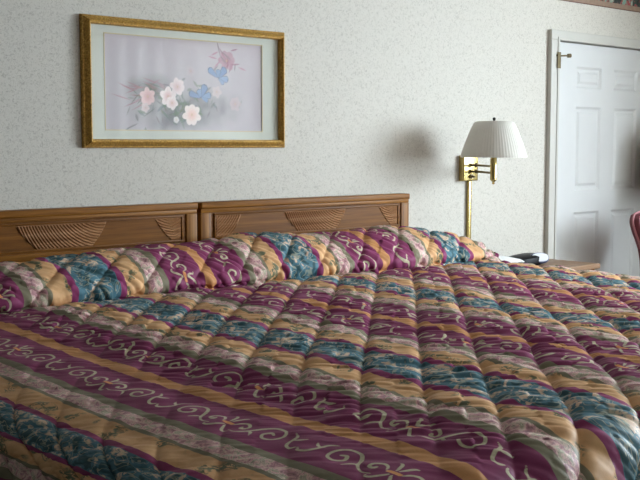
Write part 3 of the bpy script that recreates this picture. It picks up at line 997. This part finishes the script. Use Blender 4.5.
# clock radio
def lowbody(bm, c, a, b, h, e=2.6, n=48, top=0.72, tilt=0.0):
    tilt_ = tilt
    prof = [(0.90, 0.0), (1.0, 0.18), (1.0, 0.45), (0.93, 0.78), (top, 0.97), (0.0, 1.0)]
    rings = []
    for s, zz in prof:
        ring = []
        for k in range(n):
            t = 2 * PI * k / n
            x = math.copysign(abs(math.cos(t)) ** (2 / e), math.cos(t)) * a * s
            y = math.copysign(abs(math.sin(t)) ** (2 / e), math.sin(t)) * b * s
            ring.append(bm.verts.new((c[0] + x, c[1] + y, c[2] + zz * h * (1 + tilt * x / a))))
        rings.append(ring)
    for p, q in zip(rings, rings[1:]):
        for k in range(n):
            bm.faces.new((p[k], p[(k + 1) % n], q[(k + 1) % n], q[k]))
    bm.faces.new(rings[0][::-1])
    bmesh.ops.remove_doubles(bm, verts=bm.verts, dist=1e-5)
cr = thing('clock_radio', 'low black clock radio with a shiny pale face on the nightstand', 'clock radio', (4.275, -0.165, NS[4] + 0.001))
b = bmesh.new()
lowbody(b, (0, 0, 0), 0.118, 0.068, 0.048, tilt=0.22)
cb_ = part('radio_body', b, M['black'], cr, True, True)
fm = Matrix.Translation((0.066, -0.052, 0.035)) @ Matrix.Rotation(math.radians(-14), 4, 'Z') @ Matrix.Rotation(math.radians(60), 4, 'X')
b = bmesh.new()
lowbody(b, (0, 0, -0.014), 0.058, 0.029, 0.020, 2.4, top=0.9)
bmesh.ops.transform(b, matrix=fm, verts=b.verts)
rm = part('face_rim', b, M['blue'], cr, True, True)
b = bmesh.new()
lowbody(b, (0, 0, -0.004), 0.052, 0.0245, 0.014, 2.4, top=0.9)
bmesh.ops.transform(b, matrix=fm, verts=b.verts)
part('face_panel', b, M['face'], cr, True, True)['label'] = 'shiny pale face panel'
cr.rotation_euler = (0, 0, math.radians(-4))

# ------------------------------------------------------------------ chair at the right edge
ch = thing('chair', 'maroon padded chair in front of the white door, cut off by the right edge', 'chair', (5.205, -0.36, 0))
def pad(bm, outline, y0, y1, bulge, n=1):
    """rounded slab from an (x, z) outline"""
    cx = sum(p[0] for p in outline) / len(outline)
    cz = sum(p[1] for p in outline) / len(outline)
    def ring(s, y):
        return [bm.verts.new((cx + (p[0] - cx) * s, y, cz + (p[1] - cz) * s)) for p in outline]
    rings = [ring(0.6, y0 - bulge), ring(0.86, y0 - bulge * 0.7), ring(0.965, y0 - bulge * 0.2), ring(1, (y0 + y1) / 2), ring(0.965, y1 + bulge * .1), ring(0.8, y1 + bulge * 0.3)]
    m = len(outline)
    for a, c in zip(rings, rings[1:]):
        for k in range(m):
            bm.faces.new((a[k], a[(k + 1) % m], c[(k + 1) % m], c[k]))
    bm.faces.new(rings[0])
    bm.faces.new(rings[-1][::-1])
half = [(0.110, 0.56), (0.118, 0.66), (0.136, 0.74), (0.166, 0.80), (0.204, 0.855), (0.230, 0.90), (0.236, 0.925), (0.230, 0.948), (0.212, 0.962), (0.10, 0.978)]
outl = catmull([(x, z) for x, z in half] + [(0, 0.981)] + [(-x, z) for x, z in half[::-1]], 5)
outl = [tuple(p) for p in outl]
b = bmesh.new()
pad(b, outl, -0.02, 0.03, 0.025)
part('backrest', b, M['vinyl'], ch, True, True)
b = bmesh.new()
add_tube(b, [(x * 1.012, 0.005, 0.775 + (z - 0.775) * 1.012) for x, z in outl], 0.006, 8)
part('back_piping', b, M['pipe'], ch, True, True)
b = bmesh.new()
add_box(b, (-0.22, -0.42, 0.42), (0.22, 0.02, 0.49), 0.03, 4)
part('seat', b, M['vinyl'], ch, True, True)
part('seat_frame', box((-0.205, -0.405, 0.385), (0.205, 0.005, 0.425)), M['chairwood'], ch, False, True)
for sx_ in (-1, 1):
    for y_ in (-0.385, -0.015):
        b = bmesh.new()
        add_tube(b, [(sx_ * 0.185, y_, 0.40), (sx_ * 0.195, y_ + (0.02 if y_ > -0.1 else -0.01), 0.0)], [0.019, 0.012], 12)
        part('leg', b, M['chairwood'], ch, True, True)
for sx_ in (-1, 1):
    b = bmesh.new()
    add_tube(b, [(sx_ * 0.10, 0.012, 0.40), (sx_ * 0.10, 0.02, 0.50), (sx_ * 0.10, 0.02, 0.60)], 0.014, 12)
    part('back_post', b, M['chairwood'], ch, True, True)

# ------------------------------------------------------------------ unseen hanging lamp, added right of the frame to cast a soft shadow on the door
pd = thing('shadow_pendant', 'added hanging lamp beyond the right edge of the view, placed to shadow the door', 'lamp', (5.64, -0.24, H))
b = bmesh.new()
add_lathe(b, [(0.0, H), (0.05, H - 0.001), (0.045, H - 0.02), (0.0, H - 0.03)], (5.64, -0.24, 0), 24)
part('ceiling_rose', b, M['dbrass'], pd, True)
b = bmesh.new()
add_tube(b, [(5.64, -0.24, H - 0.02), (5.64, -0.24, 1.47)], 0.006, 8)
part('cord', b, M['dbrass'], pd, True)
b = bmesh.new()
po = [(0.20, 1.06), (0.20, 1.10), (0.18, 1.36), (0.10, 1.44), (0.03, 1.475)]
add_lathe(b, po + [(r - 0.004, z - 0.002) for r, z in po[::-1]], (5.64, -0.24, 0), 40, closed=True)
part('lamp_shade', b, M['lint'], pd, True)

# ------------------------------------------------------------------ light
wd = bpy.data.worlds.new('daylight')
SC.world = wd
wd.use_nodes = True
bg = wd.node_tree.nodes['Background']
bg.inputs[0].default_value = (0.72, 0.84, 1.0, 1)
bg.inputs[1].default_value = 0.6
def area(name, loc, aim, sx, sy, watts, col):
    ld = bpy.data.lights.new(name, 'AREA')
    ld.shape = 'RECTANGLE'
    ld.size, ld.size_y = sx, sy
    ld.energy = watts
    ld.color = col
    lo = bpy.data.objects.new(name, ld)
    COL.objects.link(lo)
    lo.location = loc
    lo.rotation_euler = (Vector(aim) - Vector(loc)).to_track_quat('-Z', 'Y').to_euler()
area('window_daylight', (5.0, Y0 - 0.35, 1.45), (4.2, 0, 1.2), 1.9, 1.5, 150, (0.82, 0.92, 1.0))
area('side_daylight', (X1 + 0.22, -2.75, 1.72), (X1 - 5, -2.4, 0.3), 2.1, 1.1, 340, (0.80, 0.91, 1.0))
area('ground_bounce', (5.0, Y0 - 0.62, 0.22), (4.6, -2.6, 2.3), 1.9, 0.3, 0, (1.0, 0.94, 0.84))
area('side_ground_bounce', (X1 + 0.62, -2.83, 0.22), (4.4, -2.6, 2.3), 1.7, 0.3, 60, (1.0, 0.94, 0.84))

# ------------------------------------------------------------------ camera
cd = bpy.data.cameras.new('camera')
cam = bpy.data.objects.new('camera', cd)
COL.objects.link(cam)
cd.sensor_fit = 'HORIZONTAL'
cd.sensor_width = 36
FPX = 1060.0
cd.lens = FPX * 36 / 640
cd.clip_start = 0.02
psi, pit = math.radians(42.0), math.atan(94 / FPX)
cam.location = (0, -3.4, 1.32)
cam.rotation_euler = (PI / 2 - pit, 0, -psi)
SC.camera = cam
